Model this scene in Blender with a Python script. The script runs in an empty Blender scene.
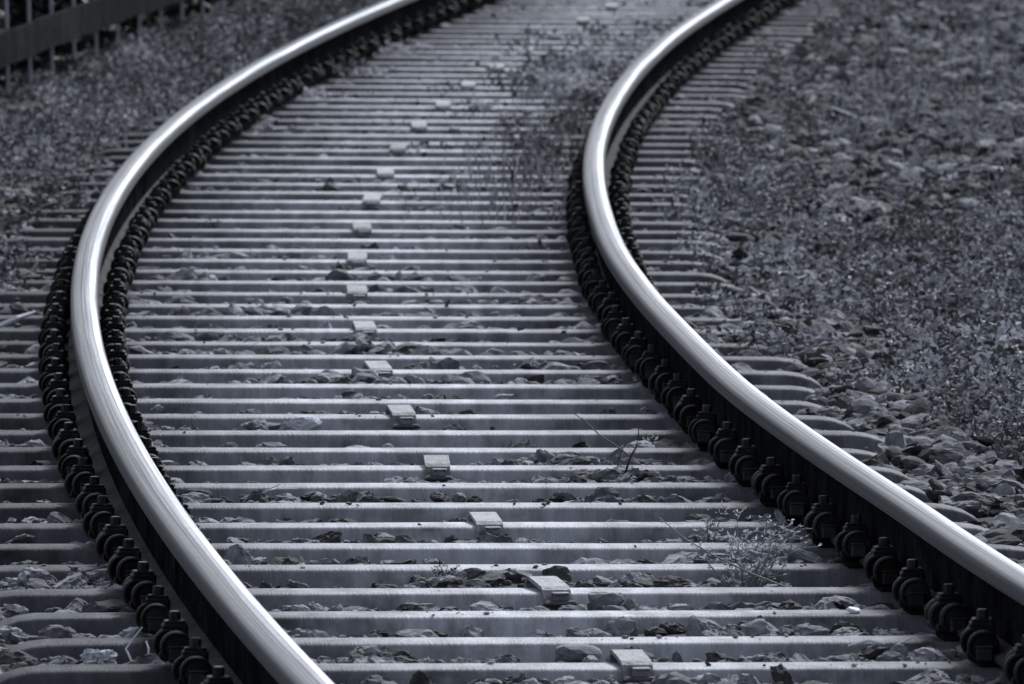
import bpy, math, random
import numpy as np
from mathutils import Matrix, Vector

rng = np.random.default_rng(7)
random.seed(7)
sc = bpy.context.scene
COL = sc.collection

# ------------------------------------------------------------------ helpers
def tag(o, label=None, cat=None, group=None, kind=None):
    if label: o['label'] = label
    if cat: o['category'] = cat
    if group: o['group'] = group
    if kind: o['kind'] = kind
    return o

def link(name, me, mat=None, parent=None):
    o = bpy.data.objects.new(name, me)
    COL.objects.link(o)
    if mat is not None and me is not None and not me.materials:
        me.materials.append(mat)
    if parent is not None:
        o.parent = parent
    return o

def empty(name, loc=(0, 0, 0), rz=0.0):
    o = bpy.data.objects.new(name, None)
    COL.objects.link(o)
    o.empty_display_size = .1
    o.location = loc
    o.rotation_euler = (0, 0, rz)
    return o

def mesh(name, verts, faces, smooth=False, uvs=None):
    me = bpy.data.meshes.new(name)
    me.from_pydata([tuple(map(float, v)) for v in verts], [], [tuple(int(i) for i in f) for f in faces])
    if uvs is not None:
        uv = me.uv_layers.new(name='UVMap')
        idx = np.empty(len(me.loops), dtype=np.int32)
        me.loops.foreach_get('vertex_index', idx)
        uv.data.foreach_set('uv', np.asarray(uvs, dtype=np.float32)[idx].ravel())
    if smooth:
        me.polygons.foreach_set('use_smooth', [True] * len(me.polygons))
    me.update()
    return me

def big_mesh(name, V, F, smooth=False, attr=None):
    """V (n,3) float array, F (m,k) int array, all faces with k corners"""
    V = np.asarray(V, dtype=np.float32); F = np.asarray(F, dtype=np.int32)
    k = F.shape[1]
    me = bpy.data.meshes.new(name)
    me.vertices.add(len(V)); me.vertices.foreach_set('co', V.ravel())
    me.loops.add(F.size); me.loops.foreach_set('vertex_index', F.ravel())
    me.polygons.add(len(F))
    me.polygons.foreach_set('loop_start', np.arange(0, F.size, k, dtype=np.int32))
    me.polygons.foreach_set('use_smooth', np.full(len(F), smooth, dtype=bool))
    if attr is not None:
        a = me.attributes.new('tone', 'FLOAT', 'POINT')
        a.data.foreach_set('value', np.asarray(attr, dtype=np.float32))
    me.update(calc_edges=True)
    me.validate()
    return me

class MB:
    def __init__(s): s.v = []; s.f = []
    def add(s, v, f):
        n = len(s.v); s.v += [tuple(p) for p in v]; s.f += [tuple(i + n for i in q) for q in f]
    def box(s, c, d, bev=.0, rot=None):
        x, y, z = [k / 2 for k in d]; b = min(bev, x * .9, y * .9, z * .9)
        V = []; 
        if b <= 0:
            V = [(sx * x, sy * y, sz * z) for sz in (-1, 1) for sy in (-1, 1) for sx in (-1, 1)]
            F = [(0, 2, 3, 1), (4, 5, 7, 6), (0, 1, 5, 4), (2, 6, 7, 3), (0, 4, 6, 2), (1, 3, 7, 5)]
        else:
            def ring(zz, i):
                a, q = x - i, y - i
                return [(a - b, -q, zz), (a, -q + b, zz), (a, q - b, zz), (a - b, q, zz), (-a + b, q, zz), (-a, q - b, zz), (-a, -q + b, zz), (-a + b, -q, zz)]
            V = ring(-z, b) + ring(-z + b, 0) + ring(z - b, 0) + ring(z, b)
            F = [tuple(range(7, -1, -1)), tuple(range(24, 32))]
            for r in range(3):
                for i in range(8):
                    j = (i + 1) % 8
                    F.append((r * 8 + i, r * 8 + j, r * 8 + 8 + j, r * 8 + 8 + i))
        if rot is not None: V = [tuple(rot @ Vector(p)) for p in V]
        s.add([(p[0] + c[0], p[1] + c[1], p[2] + c[2]) for p in V], F)
    def lathe(s, c, prof, n=16, axis='z'):
        V = []; F = []
        for r, h in prof:
            for i in range(n):
                a = 2 * math.pi * i / n
                p = (r * math.cos(a), r * math.sin(a), h)
                if axis == 'y': p = (p[0], p[2], p[1])
                V.append((p[0] + c[0], p[1] + c[1], p[2] + c[2]))
        for k in range(len(prof) - 1):
            for i in range(n):
                j = (i + 1) % n
                q = (k * n + i, k * n + j, k * n + n + j, k * n + n + i)
                F.append(q if axis == 'z' else q[::-1])
        a = tuple(range(n)); b = tuple(range((len(prof) - 1) * n, len(prof) * n))
        F += [a[::-1], b] if axis == 'z' else [a, b[::-1]]
        s.add(V, F)
    def tube(s, pts, rad, n=5):
        pts = [Vector(p) for p in pts]
        V = []; F = []
        for i, p in enumerate(pts):
            t = (pts[min(i + 1, len(pts) - 1)] - pts[max(i - 1, 0)]).normalized()
            u = t.cross(Vector((.13, .21, .97))); u = u.normalized() if u.length > 1e-4 else Vector((1, 0, 0))
            w = t.cross(u)
            r = rad[i] if hasattr(rad, '__len__') else rad
            for k in range(n):
                a = 2 * math.pi * k / n
                V.append(tuple(p + u * (r * math.cos(a)) + w * (r * math.sin(a))))
        for i in range(len(pts) - 1):
            for k in range(n):
                j = (k + 1) % n
                F.append((i * n + k, i * n + j, i * n + n + j, i * n + n + k))
        F.append(tuple(range(n - 1, -1, -1))); F.append(tuple(range((len(pts) - 1) * n, len(pts) * n)))
        s.add(V, F)
    def leaf(s, base, d, side, L, W, fold=.15):
        base = Vector(base); d = Vector(d).normalized(); side = Vector(side)
        side = (side - d * side.dot(d)).normalized(); n = d.cross(side)
        m = base + d * (L * .5)
        V = [base, m + side * W * .5 + n * W * fold, base + d * L - n * L * .08, m - side * W * .5 + n * W * fold, m]
        s.add([tuple(p) for p in V], [(0, 1, 4), (1, 2, 4), (2, 3, 4), (3, 0, 4)])
    def build(s, name, mat, parent=None, smooth=False):
        return link(name, mesh(name, s.v, s.f, smooth), mat, parent)

# ------------------------------------------------------------------ materials
def mat(name, lo, hi, rough=.8, metal=0., scale=30., detail=6., bump=.0, bscale=120., stretch=(1, 1, 1), rnd=.0, tone=False, spec=.5, dirt=None, coord='Object', trans=0.):
    m = bpy.data.materials.new(name); m.use_nodes = True
    nt = m.node_tree; N = nt.nodes; L = nt.links
    b = N['Principled BSDF']
    b.inputs['Roughness'].default_value = rough; b.inputs['Metallic'].default_value = metal
    b.inputs['Specular IOR Level'].default_value = spec
    tc = N.new('ShaderNodeTexCoord'); mp = N.new('ShaderNodeMapping')
    mp.inputs['Scale'].default_value = stretch
    L.new(tc.outputs[coord], mp.inputs['Vector'])
    no = N.new('ShaderNodeTexNoise'); no.inputs['Scale'].default_value = scale; no.inputs['Detail'].default_value = detail
    no.inputs['Roughness'].default_value = .65
    no.noise_dimensions = '4D'
    L.new(mp.outputs['Vector'], no.inputs['Vector'])
    oi = N.new('ShaderNodeObjectInfo')
    mu = N.new('ShaderNodeMath'); mu.operation = 'MULTIPLY'; mu.inputs[1].default_value = 40.
    L.new(oi.outputs['Random'], mu.inputs[0]); L.new(mu.outputs[0], no.inputs['W'])
    cr = N.new('ShaderNodeValToRGB')
    cr.color_ramp.elements[0].position = .32; cr.color_ramp.elements[1].position = .68
    def c(v): return (v * .945, v * .975, v * 1.09, 1) if not hasattr(v, '__len__') else (*v, 1)
    cr.color_ramp.elements[0].color = c(lo); cr.color_ramp.elements[1].color = c(hi)
    L.new(no.outputs['Fac'], cr.inputs['Fac'])
    out = cr.outputs['Color']
    if dirt:
        v, sc_, lo_, hi_ = dirt
        n2 = N.new('ShaderNodeTexNoise'); n2.inputs['Scale'].default_value = sc_; n2.inputs['Detail'].default_value = 8.
        n2.inputs['Roughness'].default_value = .7; n2.noise_dimensions = '4D'
        L.new(tc.outputs[coord], n2.inputs['Vector']); L.new(mu.outputs[0], n2.inputs['W'])
        r2 = N.new('ShaderNodeMapRange'); r2.inputs['From Min'].default_value = lo_; r2.inputs['From Max'].default_value = hi_
        L.new(n2.outputs['Fac'], r2.inputs['Value'])
        mx = N.new('ShaderNodeMix'); mx.data_type = 'RGBA'
        L.new(r2.outputs['Result'], mx.inputs['Factor']); L.new(out, mx.inputs['A']); mx.inputs['B'].default_value = c(v)
        out = mx.outputs['Result']
    if rnd or tone:
        mr = N.new('ShaderNodeMapRange')
        if tone:
            at = N.new('ShaderNodeAttribute'); at.attribute_name = 'tone'
            L.new(at.outputs['Fac'], mr.inputs['Value'])
            mr.inputs['To Min'].default_value = .12; mr.inputs['To Max'].default_value = 1.85
        else:
            L.new(oi.outputs['Random'], mr.inputs['Value'])
            mr.inputs['To Min'].default_value = 1 - rnd; mr.inputs['To Max'].default_value = 1 + rnd
        vm = N.new('ShaderNodeVectorMath'); vm.operation = 'SCALE'
        L.new(out, vm.inputs[0]); L.new(mr.outputs['Result'], vm.inputs['Scale'])
        out = vm.outputs['Vector']
    L.new(out, b.inputs['Base Color'])
    if trans:
        tr = N.new('ShaderNodeBsdfTranslucent'); L.new(out, tr.inputs['Color'])
        ms = N.new('ShaderNodeMixShader'); ms.inputs['Fac'].default_value = trans
        L.new(b.outputs[0], ms.inputs[1]); L.new(tr.outputs[0], ms.inputs[2]); L.new(ms.outputs[0], N['Material Output'].inputs['Surface'])
    if bump:
        nb = N.new('ShaderNodeTexNoise'); nb.inputs['Scale'].default_value = bscale; nb.inputs['Detail'].default_value = 5.
        L.new(mp.outputs['Vector'], nb.inputs['Vector'])
        bp = N.new('ShaderNodeBump'); bp.inputs['Strength'].default_value = bump; bp.inputs['Distance'].default_value = .004
        L.new(nb.outputs['Fac'], bp.inputs['Height']); L.new(bp.outputs['Normal'], b.inputs['Normal'])
    return m

M = {}
M['sleeper'] = mat('weathered_steel', .25, .55, rough=.62, metal=.0, scale=9, detail=9, bump=.5, bscale=60, rnd=.16, dirt=(.09, 6., .48, .70), stretch=(2.6, .5, .5))
def grime_and_falloff(m):
    # brake dust and soil on seats and ends; lens falloff, bright centre painted in
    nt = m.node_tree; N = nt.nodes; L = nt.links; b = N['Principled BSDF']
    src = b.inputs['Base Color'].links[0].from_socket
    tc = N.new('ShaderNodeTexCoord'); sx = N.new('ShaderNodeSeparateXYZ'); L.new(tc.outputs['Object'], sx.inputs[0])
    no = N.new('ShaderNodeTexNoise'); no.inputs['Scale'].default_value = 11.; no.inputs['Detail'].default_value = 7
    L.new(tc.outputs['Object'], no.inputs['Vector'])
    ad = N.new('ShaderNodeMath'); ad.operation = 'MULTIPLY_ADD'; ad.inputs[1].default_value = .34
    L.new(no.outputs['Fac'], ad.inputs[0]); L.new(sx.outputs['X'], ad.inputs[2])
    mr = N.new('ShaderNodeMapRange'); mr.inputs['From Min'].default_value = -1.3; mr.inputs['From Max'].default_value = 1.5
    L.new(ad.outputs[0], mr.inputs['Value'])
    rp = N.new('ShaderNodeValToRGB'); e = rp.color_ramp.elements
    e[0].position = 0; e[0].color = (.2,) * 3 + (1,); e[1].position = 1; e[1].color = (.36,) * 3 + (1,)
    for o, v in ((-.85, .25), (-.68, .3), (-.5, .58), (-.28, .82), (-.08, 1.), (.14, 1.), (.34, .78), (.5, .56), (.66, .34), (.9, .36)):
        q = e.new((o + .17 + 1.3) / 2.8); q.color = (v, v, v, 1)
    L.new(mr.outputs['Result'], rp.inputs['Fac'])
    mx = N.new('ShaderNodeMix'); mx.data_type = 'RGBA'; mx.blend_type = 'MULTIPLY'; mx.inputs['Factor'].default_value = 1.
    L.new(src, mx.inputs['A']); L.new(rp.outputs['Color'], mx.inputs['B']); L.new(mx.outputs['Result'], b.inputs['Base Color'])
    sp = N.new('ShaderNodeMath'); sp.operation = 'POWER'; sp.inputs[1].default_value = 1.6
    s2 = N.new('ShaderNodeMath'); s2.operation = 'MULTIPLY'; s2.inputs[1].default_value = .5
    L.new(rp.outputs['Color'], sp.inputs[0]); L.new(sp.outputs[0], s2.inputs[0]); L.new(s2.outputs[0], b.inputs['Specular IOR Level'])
grime_and_falloff(M['sleeper'])
M['clip'] = mat('oily_steel', .004, .016, rough=.6, scale=60, bump=.4, spec=.14, rnd=.5, dirt=(.03, 30., .58, .72))
M['bolt'] = mat('bolt_steel', .01, .03, rough=.5, scale=80, bump=.3, spec=.25, rnd=.5)
M['clamp'] = mat('galvanised_steel', .14, .32, rough=.6, scale=60, bump=.4, rnd=.25, dirt=(.06, 28., .50, .66))
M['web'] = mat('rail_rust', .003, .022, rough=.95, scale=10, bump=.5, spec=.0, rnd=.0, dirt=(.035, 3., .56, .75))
M['foot'] = mat('rail_foot_rust', .012, .05, rough=.85, scale=14, bump=.5, spec=.12)
M['stone'] = mat('ballast_stone', .09, .27, rough=.9, scale=45, bump=.5, bscale=150, tone=True)
M['pale_stone'] = mat('pale_stone', .5, .8, rough=.9, scale=60, bump=.7, bscale=140)
M['rock'] = mat('grey_rock', .14, .30, rough=.9, scale=40, bump=.6, bscale=110)
M['dark_rock'] = mat('dark_rock', .035, .09, rough=.85, scale=40, bump=.6, bscale=110)
M['bed'] = mat('ballast_fines', .018, .05, rough=.95, scale=40, bump=.8, bscale=60)
M['ground'] = mat('soil', .04, .09, rough=.95, scale=3, bump=.8, bscale=30)
M['leaf'] = mat('weed_leaf', .18, .37, rough=.6, scale=8, tone=True, spec=.2, trans=.18)
M['leaf_dark'] = mat('hedge_leaf', .008, .018, rough=.6, scale=5, tone=True, spec=.3)
M['weed'] = mat('young_leaf', .3, .6, rough=.5, scale=30, trans=.45)
M['weed_dark'] = mat('dark_weed', .025, .06, rough=.6, scale=30)
M['stem'] = mat('weed_stem', .05, .10, rough=.7, scale=30)
M['pale_stem'] = mat('pale_stem', .16, .30, rough=.7, scale=30)
M['twig'] = mat('dark_twig', .02, .05, rough=.8, scale=40)
M['straw'] = mat('dry_straw', .75, .9, rough=.6, scale=40)
M['lettering'] = mat('cast_lettering', .10, .16, rough=.7, scale=60)
M['paint'] = mat('fence_steel', .38, .55, rough=.6, scale=10, bump=.2)
M['plank'] = mat('fence_board', .006, .026, rough=.95, scale=7, stretch=(1, 1, 3), bump=.5, bscale=30, spec=.02, rnd=.35, dirt=(.04, 6., .52, .7))

# rail head: polished running band with streaks along the rail, dull flanks
def head_mat():
    m = bpy.data.materials.new('rail_head_steel'); m.use_nodes = True
    nt = m.node_tree; N = nt.nodes; L = nt.links; b = N['Principled BSDF']
    uv = N.new('ShaderNodeUVMap'); uv.uv_map = 'UVMap'
    sx = N.new('ShaderNodeSeparateXYZ'); L.new(uv.outputs['UV'], sx.inputs[0])
    # wobble of band edges
    mp = N.new('ShaderNodeMapping'); mp.inputs['Scale'].default_value = (1., .35, 1)
    L.new(uv.outputs['UV'], mp.inputs['Vector'])
    wob = N.new('ShaderNodeTexNoise'); wob.inputs['Scale'].default_value = 1.3; wob.inputs['Detail'].default_value = 5
    L.new(mp.outputs['Vector'], wob.inputs['Vector'])
    add = N.new('ShaderNodeMath'); add.operation = 'MULTIPLY_ADD'; add.inputs[1].default_value = .10
    L.new(wob.outputs['Fac'], add.inputs[0]); L.new(sx.outputs['X'], add.inputs[2])   # u + .10*noise (mean +.05)
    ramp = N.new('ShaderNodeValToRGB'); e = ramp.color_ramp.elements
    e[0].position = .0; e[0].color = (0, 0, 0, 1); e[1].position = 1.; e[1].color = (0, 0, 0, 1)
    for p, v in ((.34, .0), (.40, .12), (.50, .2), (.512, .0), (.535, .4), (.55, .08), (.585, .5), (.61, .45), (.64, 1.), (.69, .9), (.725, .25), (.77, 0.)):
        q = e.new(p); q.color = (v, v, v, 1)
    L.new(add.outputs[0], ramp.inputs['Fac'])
    mp2 = N.new('ShaderNodeMapping'); mp2.inputs['Scale'].default_value = (60., .6, 1)
    L.new(uv.outputs['UV'], mp2.inputs['Vector'])
    st = N.new('ShaderNodeTexNoise'); st.inputs['Scale'].default_value = 1.; st.inputs['Detail'].default_value = 6
    L.new(mp2.outputs['Vector'], st.inputs['Vector'])
    mp3 = N.new('ShaderNodeMapping'); mp3.inputs['Scale'].default_value = (6., 9., 1)
    L.new(uv.outputs['UV'], mp3.inputs['Vector'])
    sp = N.new('ShaderNodeTexNoise'); sp.inputs['Scale'].default_value = 2.; sp.inputs['Detail'].default_value = 8; sp.inputs['Roughness'].default_value = .7
    L.new(mp3.outputs['Vector'], sp.inputs['Vector'])
    # colour: dull steel -> polished steel
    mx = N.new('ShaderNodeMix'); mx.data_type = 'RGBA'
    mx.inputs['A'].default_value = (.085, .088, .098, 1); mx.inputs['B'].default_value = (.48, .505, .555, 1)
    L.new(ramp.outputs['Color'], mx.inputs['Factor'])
    mr = N.new('ShaderNodeMapRange'); mr.inputs['From Min'].default_value = .3; mr.inputs['From Max'].default_value = .7
    mr.inputs['To Min'].default_value = .4; mr.inputs['To Max'].default_value = 1.3
    L.new(st.outputs['Fac'], mr.inputs['Value'])
    vm = N.new('ShaderNodeVectorMath'); vm.operation = 'SCALE'
    L.new(mx.outputs['Result'], vm.inputs[0]); L.new(mr.outputs['Result'], vm.inputs['Scale'])
    mr3 = N.new('ShaderNodeMapRange'); mr3.inputs['From Min'].default_value = .3; mr3.inputs['From Max'].default_value = .7
    mr3.inputs['To Min'].default_value = .8; mr3.inputs['To Max'].default_value = 1.12
    L.new(sp.outputs['Fac'], mr3.inputs['Value'])
    vm2 = N.new('ShaderNodeVectorMath'); vm2.operation = 'SCALE'
    L.new(vm.outputs['Vector'], vm2.inputs[0]); L.new(mr3.outputs['Result'], vm2.inputs['Scale'])
    mp4 = N.new('ShaderNodeMapping'); mp4.inputs['Scale'].default_value = (34., .12, 1)
    L.new(uv.outputs['UV'], mp4.inputs['Vector'])
    ln = N.new('ShaderNodeTexNoise'); ln.inputs['Scale'].default_value = 1.; ln.inputs['Detail'].default_value = 4; ln.inputs['Roughness'].default_value = .6
    L.new(mp4.outputs['Vector'], ln.inputs['Vector'])
    lr = N.new('ShaderNodeValToRGB'); q = lr.color_ramp.elements; q[0].position = .40; q[0].color = (.35,) * 3 + (1,); q[1].position = .47; q[1].color = (1,) * 3 + (1,)
    q = lr.color_ramp.elements.new(.60); q.color = (1,) * 3 + (1,); q = lr.color_ramp.elements.new(.66); q.color = (1.3,) * 3 + (1,)
    L.new(ln.outputs['Fac'], lr.inputs['Fac'])
    mm = N.new('ShaderNodeMix'); mm.data_type = 'RGBA'; mm.blend_type = 'MULTIPLY'; mm.inputs['Factor'].default_value = .9
    L.new(vm2.outputs['Vector'], mm.inputs['A']); L.new(lr.outputs['Color'], mm.inputs['B'])
    L.new(mm.outputs['Result'], b.inputs['Base Color'])
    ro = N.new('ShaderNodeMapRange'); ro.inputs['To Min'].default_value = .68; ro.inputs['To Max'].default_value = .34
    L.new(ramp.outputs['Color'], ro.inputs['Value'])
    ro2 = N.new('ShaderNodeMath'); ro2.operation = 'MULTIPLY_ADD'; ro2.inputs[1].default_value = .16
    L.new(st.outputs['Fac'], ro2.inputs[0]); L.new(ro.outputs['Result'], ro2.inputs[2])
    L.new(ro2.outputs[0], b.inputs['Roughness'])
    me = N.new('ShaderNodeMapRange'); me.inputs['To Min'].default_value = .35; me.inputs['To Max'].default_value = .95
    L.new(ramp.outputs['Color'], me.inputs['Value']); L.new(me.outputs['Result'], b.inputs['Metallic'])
    return m
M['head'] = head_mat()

# ------------------------------------------------------------------ track alignment
# s = metres along the centre line, o = metres to the right of it, z = above the sleeper tops
CANT = .024630895
SS = np.linspace(-14, 70, 4201); DS = SS[1] - SS[0]
HH = -.0877801658 + .00518266905 * SS + .000109094474 * SS**2 / 2 - 1.14661557e-5 * np.clip(SS, -14, 45)**3 / 6
XX = np.cumsum(np.sin(HH)) * DS; YY = np.cumsum(np.cos(HH)) * DS
i0 = int(round(14 / DS)); XX += .2123479604 - XX[i0]; YY += 22.5575210256 - YY[i0]
def T(s, o=0., z=0.):
    X = np.interp(s, SS, XX); Y = np.interp(s, SS, YY); H = np.interp(s, SS, HH)
    return np.stack(np.broadcast_arrays(X + o * np.cos(H), Y - o * np.sin(H), z - CANT * np.asarray(o)), -1)
def head(s): return float(np.interp(s, SS, HH))
def frame(s, o=0., z=0.):
    """matrix of a thing lying on the track at (s, o, z): x across, y along, z up, canted"""
    h = head(s); p = T(s, o, z)
    y = Vector((math.sin(h), math.cos(h), 0)); x = Vector((math.cos(h), -math.sin(h), -CANT)).normalized(); zz = x.cross(y)
    m = Matrix(((x.x, y.x, zz.x, p[0]), (x.y, y.y, zz.y, p[1]), (x.z, y.z, zz.z, p[2]), (0, 0, 0, 1)))
    return m
GAUGE = .7535
def sn(n): return n * .6 + .31 + .035 * max(0, n - 29)
PITCH = .6
S0, S1 = -3.6, 43.2
def vnoise(x, y, seed=0):
    """cheap smooth value noise, arrays in, about 0..1"""
    r = np.random.default_rng(100 + seed); tab = r.random((64, 64))
    xi = np.floor(x).astype(int); yi = np.floor(y).astype(int); fx = x - xi; fy = y - yi
    fx = fx * fx * (3 - 2 * fx); fy = fy * fy * (3 - 2 * fy)
    g = lambda a, b: tab[a % 64, b % 64]
    return (g(xi, yi) * (1 - fx) + g(xi + 1, yi) * fx) * (1 - fy) + (g(xi, yi + 1) * (1 - fx) + g(xi + 1, yi + 1) * fx) * fy
def bed_z(s, o):
    s = np.asarray(s, float); o = np.asarray(o, float)
    z = -.043 + .036 * (vnoise(s * 2.3, o * 2.6, 1) - .35) + .02 * (vnoise(s * 6.1, o * 6.7, 2) - .5)
    a = np.clip((np.abs(o) - 1.15) / .4, 0, 1)
    z = z - .022 * vnoise(s * 2.1, o * 3, 97) * 1.6 * np.clip((o - .92) / .1, 0, 1) * np.clip((1.30 - o) / .15, 0, 1) * np.clip((11 - s) / 4, 0, 1) + .03 * np.clip((o - 1.35) / .2, 0, 1) * np.clip((11 - s) / 4, 0, 1)
    z = z + a * (-.02 + .05 * (vnoise(s * .7, o * .9, 3) - .5) + .04 * (vnoise(s * 1.9, o * 2.1, 4) - .5))
    return z

# ------------------------------------------------------------------ setting
def grid(name, s0, s1, o0, o1, ds, do, m):
    s = np.arange(s0, s1 + ds / 2, ds); o = np.arange(o0, o1 + do / 2, do)
    S, O = np.meshgrid(s, o, indexing='ij')
    V = T(S.ravel(), O.ravel(), bed_z(S.ravel(), O.ravel()))
    n, k = len(s), len(o); I = np.arange(n * k).reshape(n, k)
    F = np.stack([I[:-1, :-1], I[:-1, 1:], I[1:, 1:], I[1:, :-1]], -1).reshape(-1, 4)
    ob = link(name, big_mesh(name, V, F, True), m)
    return tag(ob, kind='structure')
grid('ballast_bed', -7, 50, -4.2, 4.4, .10, .10, M['bed'])
g = mesh('ground', [(-1500, -1500, -.30), (1500, -1500, -.30), (1500, 1500, -.30), (-1500, 1500, -.30)], [(0, 1, 2, 3)])
tag(link('ground', g, M['ground']), kind='structure')

# ------------------------------------------------------------------ rails
DEV = {-1: None,
        1: np.array([(-14, 0), (.5, 0), (2.2, .014), (3.2, .008), (4.3, .001), (5.9, -.008), (8, 0), (9.6, -.003), (12, -.005), (14.5, .004), (22, .004), (29, -.006), (36, 0), (70, 0)])}
def dev(side, s):
    d = DEV[side]
    if d is None: return np.zeros_like(s)
    v = np.interp(s, d[:, 0], d[:, 1]); k = np.ones(9) / 9
    return np.convolve(np.pad(v, 4, mode='edge'), k, 'valid')
RZ = .1827          # running surface above the sleeper tops
HEADP = [(-8.5, -45), (-33, -36), (-36.6, -33), (-36.4, -24), (-36, -15), (-34.6, -9), (-31.2, -4.6), (-26.3, -1.9), (-20, -.9), (-12, -.3), (-4, -.05), (4, -.05), (12, -.3), (20, -.9), (26.3, -1.9), (31.2, -4.6), (34.6, -9), (36, -15), (36.4, -24), (36.6, -33), (33, -36), (8.5, -45)]
WEBP = [(8.5, -45.5), (7.5, -56), (7, -90), (7.5, -130), (10, -142), (-10, -142), (-7.5, -130), (-7, -90), (-7.5, -56), (-8.5, -45.5)]
FOOTP = [(10, -142.5), (22, -151), (43, -160), (45, -162), (45, -171), (-45, -171), (-45, -162), (-43, -160), (-22, -151), (-10, -142.5)]
def sweep(name, prof, side, m, parent, smooth=True):
    s = np.arange(S0 - 2.5, S1 + 6, .15); d = dev(side, s)
    p = np.array(prof) / 1000.; n = len(p)
    arc = np.concatenate([[0], np.cumsum(np.hypot(*np.diff(p, axis=0).T))]); arc /= arc[-1]
    V = np.concatenate([T(s, side * GAUGE + d + x, RZ + z)[:, None, :] for x, z in p], 1).reshape(-1, 3)
    U = np.stack(np.broadcast_arrays(arc[None, :], s[:, None]), -1).reshape(-1, 2)
    F = []
    for i in range(len(s) - 1):
        for k in range(n):
            j = (k + 1) % n
            F.append((i * n + k, i * n + n + k, i * n + n + j, i * n + j))
    F.append(tuple(range(n))); F.append(tuple(range((len(s) - 1) * n, len(s) * n))[::-1])
    me = mesh(name, V, F, False, U)
    if smooth:
        fl = [True] * len(me.polygons); fl[-1] = fl[-2] = False
        me.polygons.foreach_set('use_smooth', fl)
        me.set_sharp_from_angle(angle=math.radians(38))
    return link(name, me, m, parent)
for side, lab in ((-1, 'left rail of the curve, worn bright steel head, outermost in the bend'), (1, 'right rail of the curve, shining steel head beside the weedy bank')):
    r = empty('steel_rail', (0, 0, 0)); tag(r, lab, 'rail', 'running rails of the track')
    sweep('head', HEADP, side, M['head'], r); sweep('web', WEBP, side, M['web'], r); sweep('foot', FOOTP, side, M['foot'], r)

# ------------------------------------------------------------------ sleepers with rail fastenings
def sleeper_mesh(seed):
    r = random.Random(seed)
    prof = [(-.110, -.09), (-.079, -.018), (-.0745, -.007), (-.070, -.0018), (-.063, 0), (-.02, .0008), (.02, .0008), (.063, 0), (.070, -.0018), (.0745, -.007), (.079, -.018), (.110, -.09)]
    e = 1.10 + r.uniform(-.045, .03)
    st = []
    for o in (-1.0, -.5, -.25, 0, .25, .5, 1.0): st.append((o * .96, 0, 1))
    cap = [(1.0, 0, 1), (1.07, -.001, 1), (1.105, -.005, 1), (1.135, -.014, 1), (1.158, -.027, 1), (1.174, -.045, 1), (1.183, -.067, 1), (1.187, -.12, 1)]
    k = e / 1.10
    L_ = [(-o * k, z, w) for o, z, w in cap[::-1]] + st[1:-1] + [(o * k, z, w) for o, z, w in cap]
    V = []; n = len(prof)
    for o, dz, w in L_:
        for y, z in prof:
            V.append((o, y * w + r.uniform(-.0006, .0006), max(z + dz + r.uniform(-.0006, .0006), -.13)))
    F = []
    for i in range(len(L_) - 1):
        for j in range(n - 1):
            F.append((i * n + j, i * n + n + j, i * n + n + j + 1, i * n + j + 1))
    F.append(tuple(range(n))); F.append(tuple(range((len(L_) - 1) * n, len(L_) * n))[::-1])
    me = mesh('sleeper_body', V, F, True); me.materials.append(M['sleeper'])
    return me
SB = [sleeper_mesh(i) for i in range(11)]

def dome(c, r, t, mb, sgn):
    # thick round spring disc, axis along the track, its rounded face towards sgn*y
    prof = [(r * .55, -t * .5), (r * .93, -t * .5), (r, -t * .25), (r, t * .2), (r * .95, t * .42), (r * .86, t * .5), (r * .80, t * .44), (r * .72, t * .36), (r * .3, t * .40), (r * .05, t * .42)]
    if sgn < 0: prof = [(a, -b) for a, b in prof][::-1]
    mb.lathe(c, prof, 20, 'y')
def fast_meshes():
    d = MB(); dome((0, -.062, .0285), .0285, .03, d, -1); dome((-.011, -.018, .030), .028, .026, d, -1); dome((0, .062, .0285), .028, .03, d, 1)
    d.tube([(-.018, -.05, .012), (-.02, 0, .014), (-.016, .055, .012)], .011, 8)
    clip = mesh('rail_clip', d.v, d.f, True); clip.set_sharp_from_angle(angle=math.radians(50)); clip.materials.append(M['clip'])
    n = MB(); n.box((.001, -.006, .044), (.045, .042, .044), .004); n.box((.001, -.006, .0675), (.038, .036, .006), .002)
    nut = mesh('clamp_block', n.v, n.f); nut.materials.append(M['clip'])
    b = MB(); b.lathe((.001, -.006, .070), [(.0105, 0), (.0105, .014), (.009, .0165), (.003, .0165)], 6)
    bolt = mesh('bolt', b.v, b.f); bolt.materials.append(M['bolt'])
    l = MB(); l.box((.001, -.083, .018), (.030, .016, .026), .003); l.box((.001, -.088, .031), (.032, .012, .003), .0012)
    ledge = mesh('ledge', l.v, l.f); ledge.materials.append(M['bolt'])
    return clip, nut, bolt, ledge
CLIP, NUT, BOLT, LEDGE = fast_meshes()
bp = MB(); bp.box((0, 0, .006), (.14, .135, .0115), .002)
PLATE = mesh('base_plate', bp.v, bp.f); PLATE.materials.append(M['web'])

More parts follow.
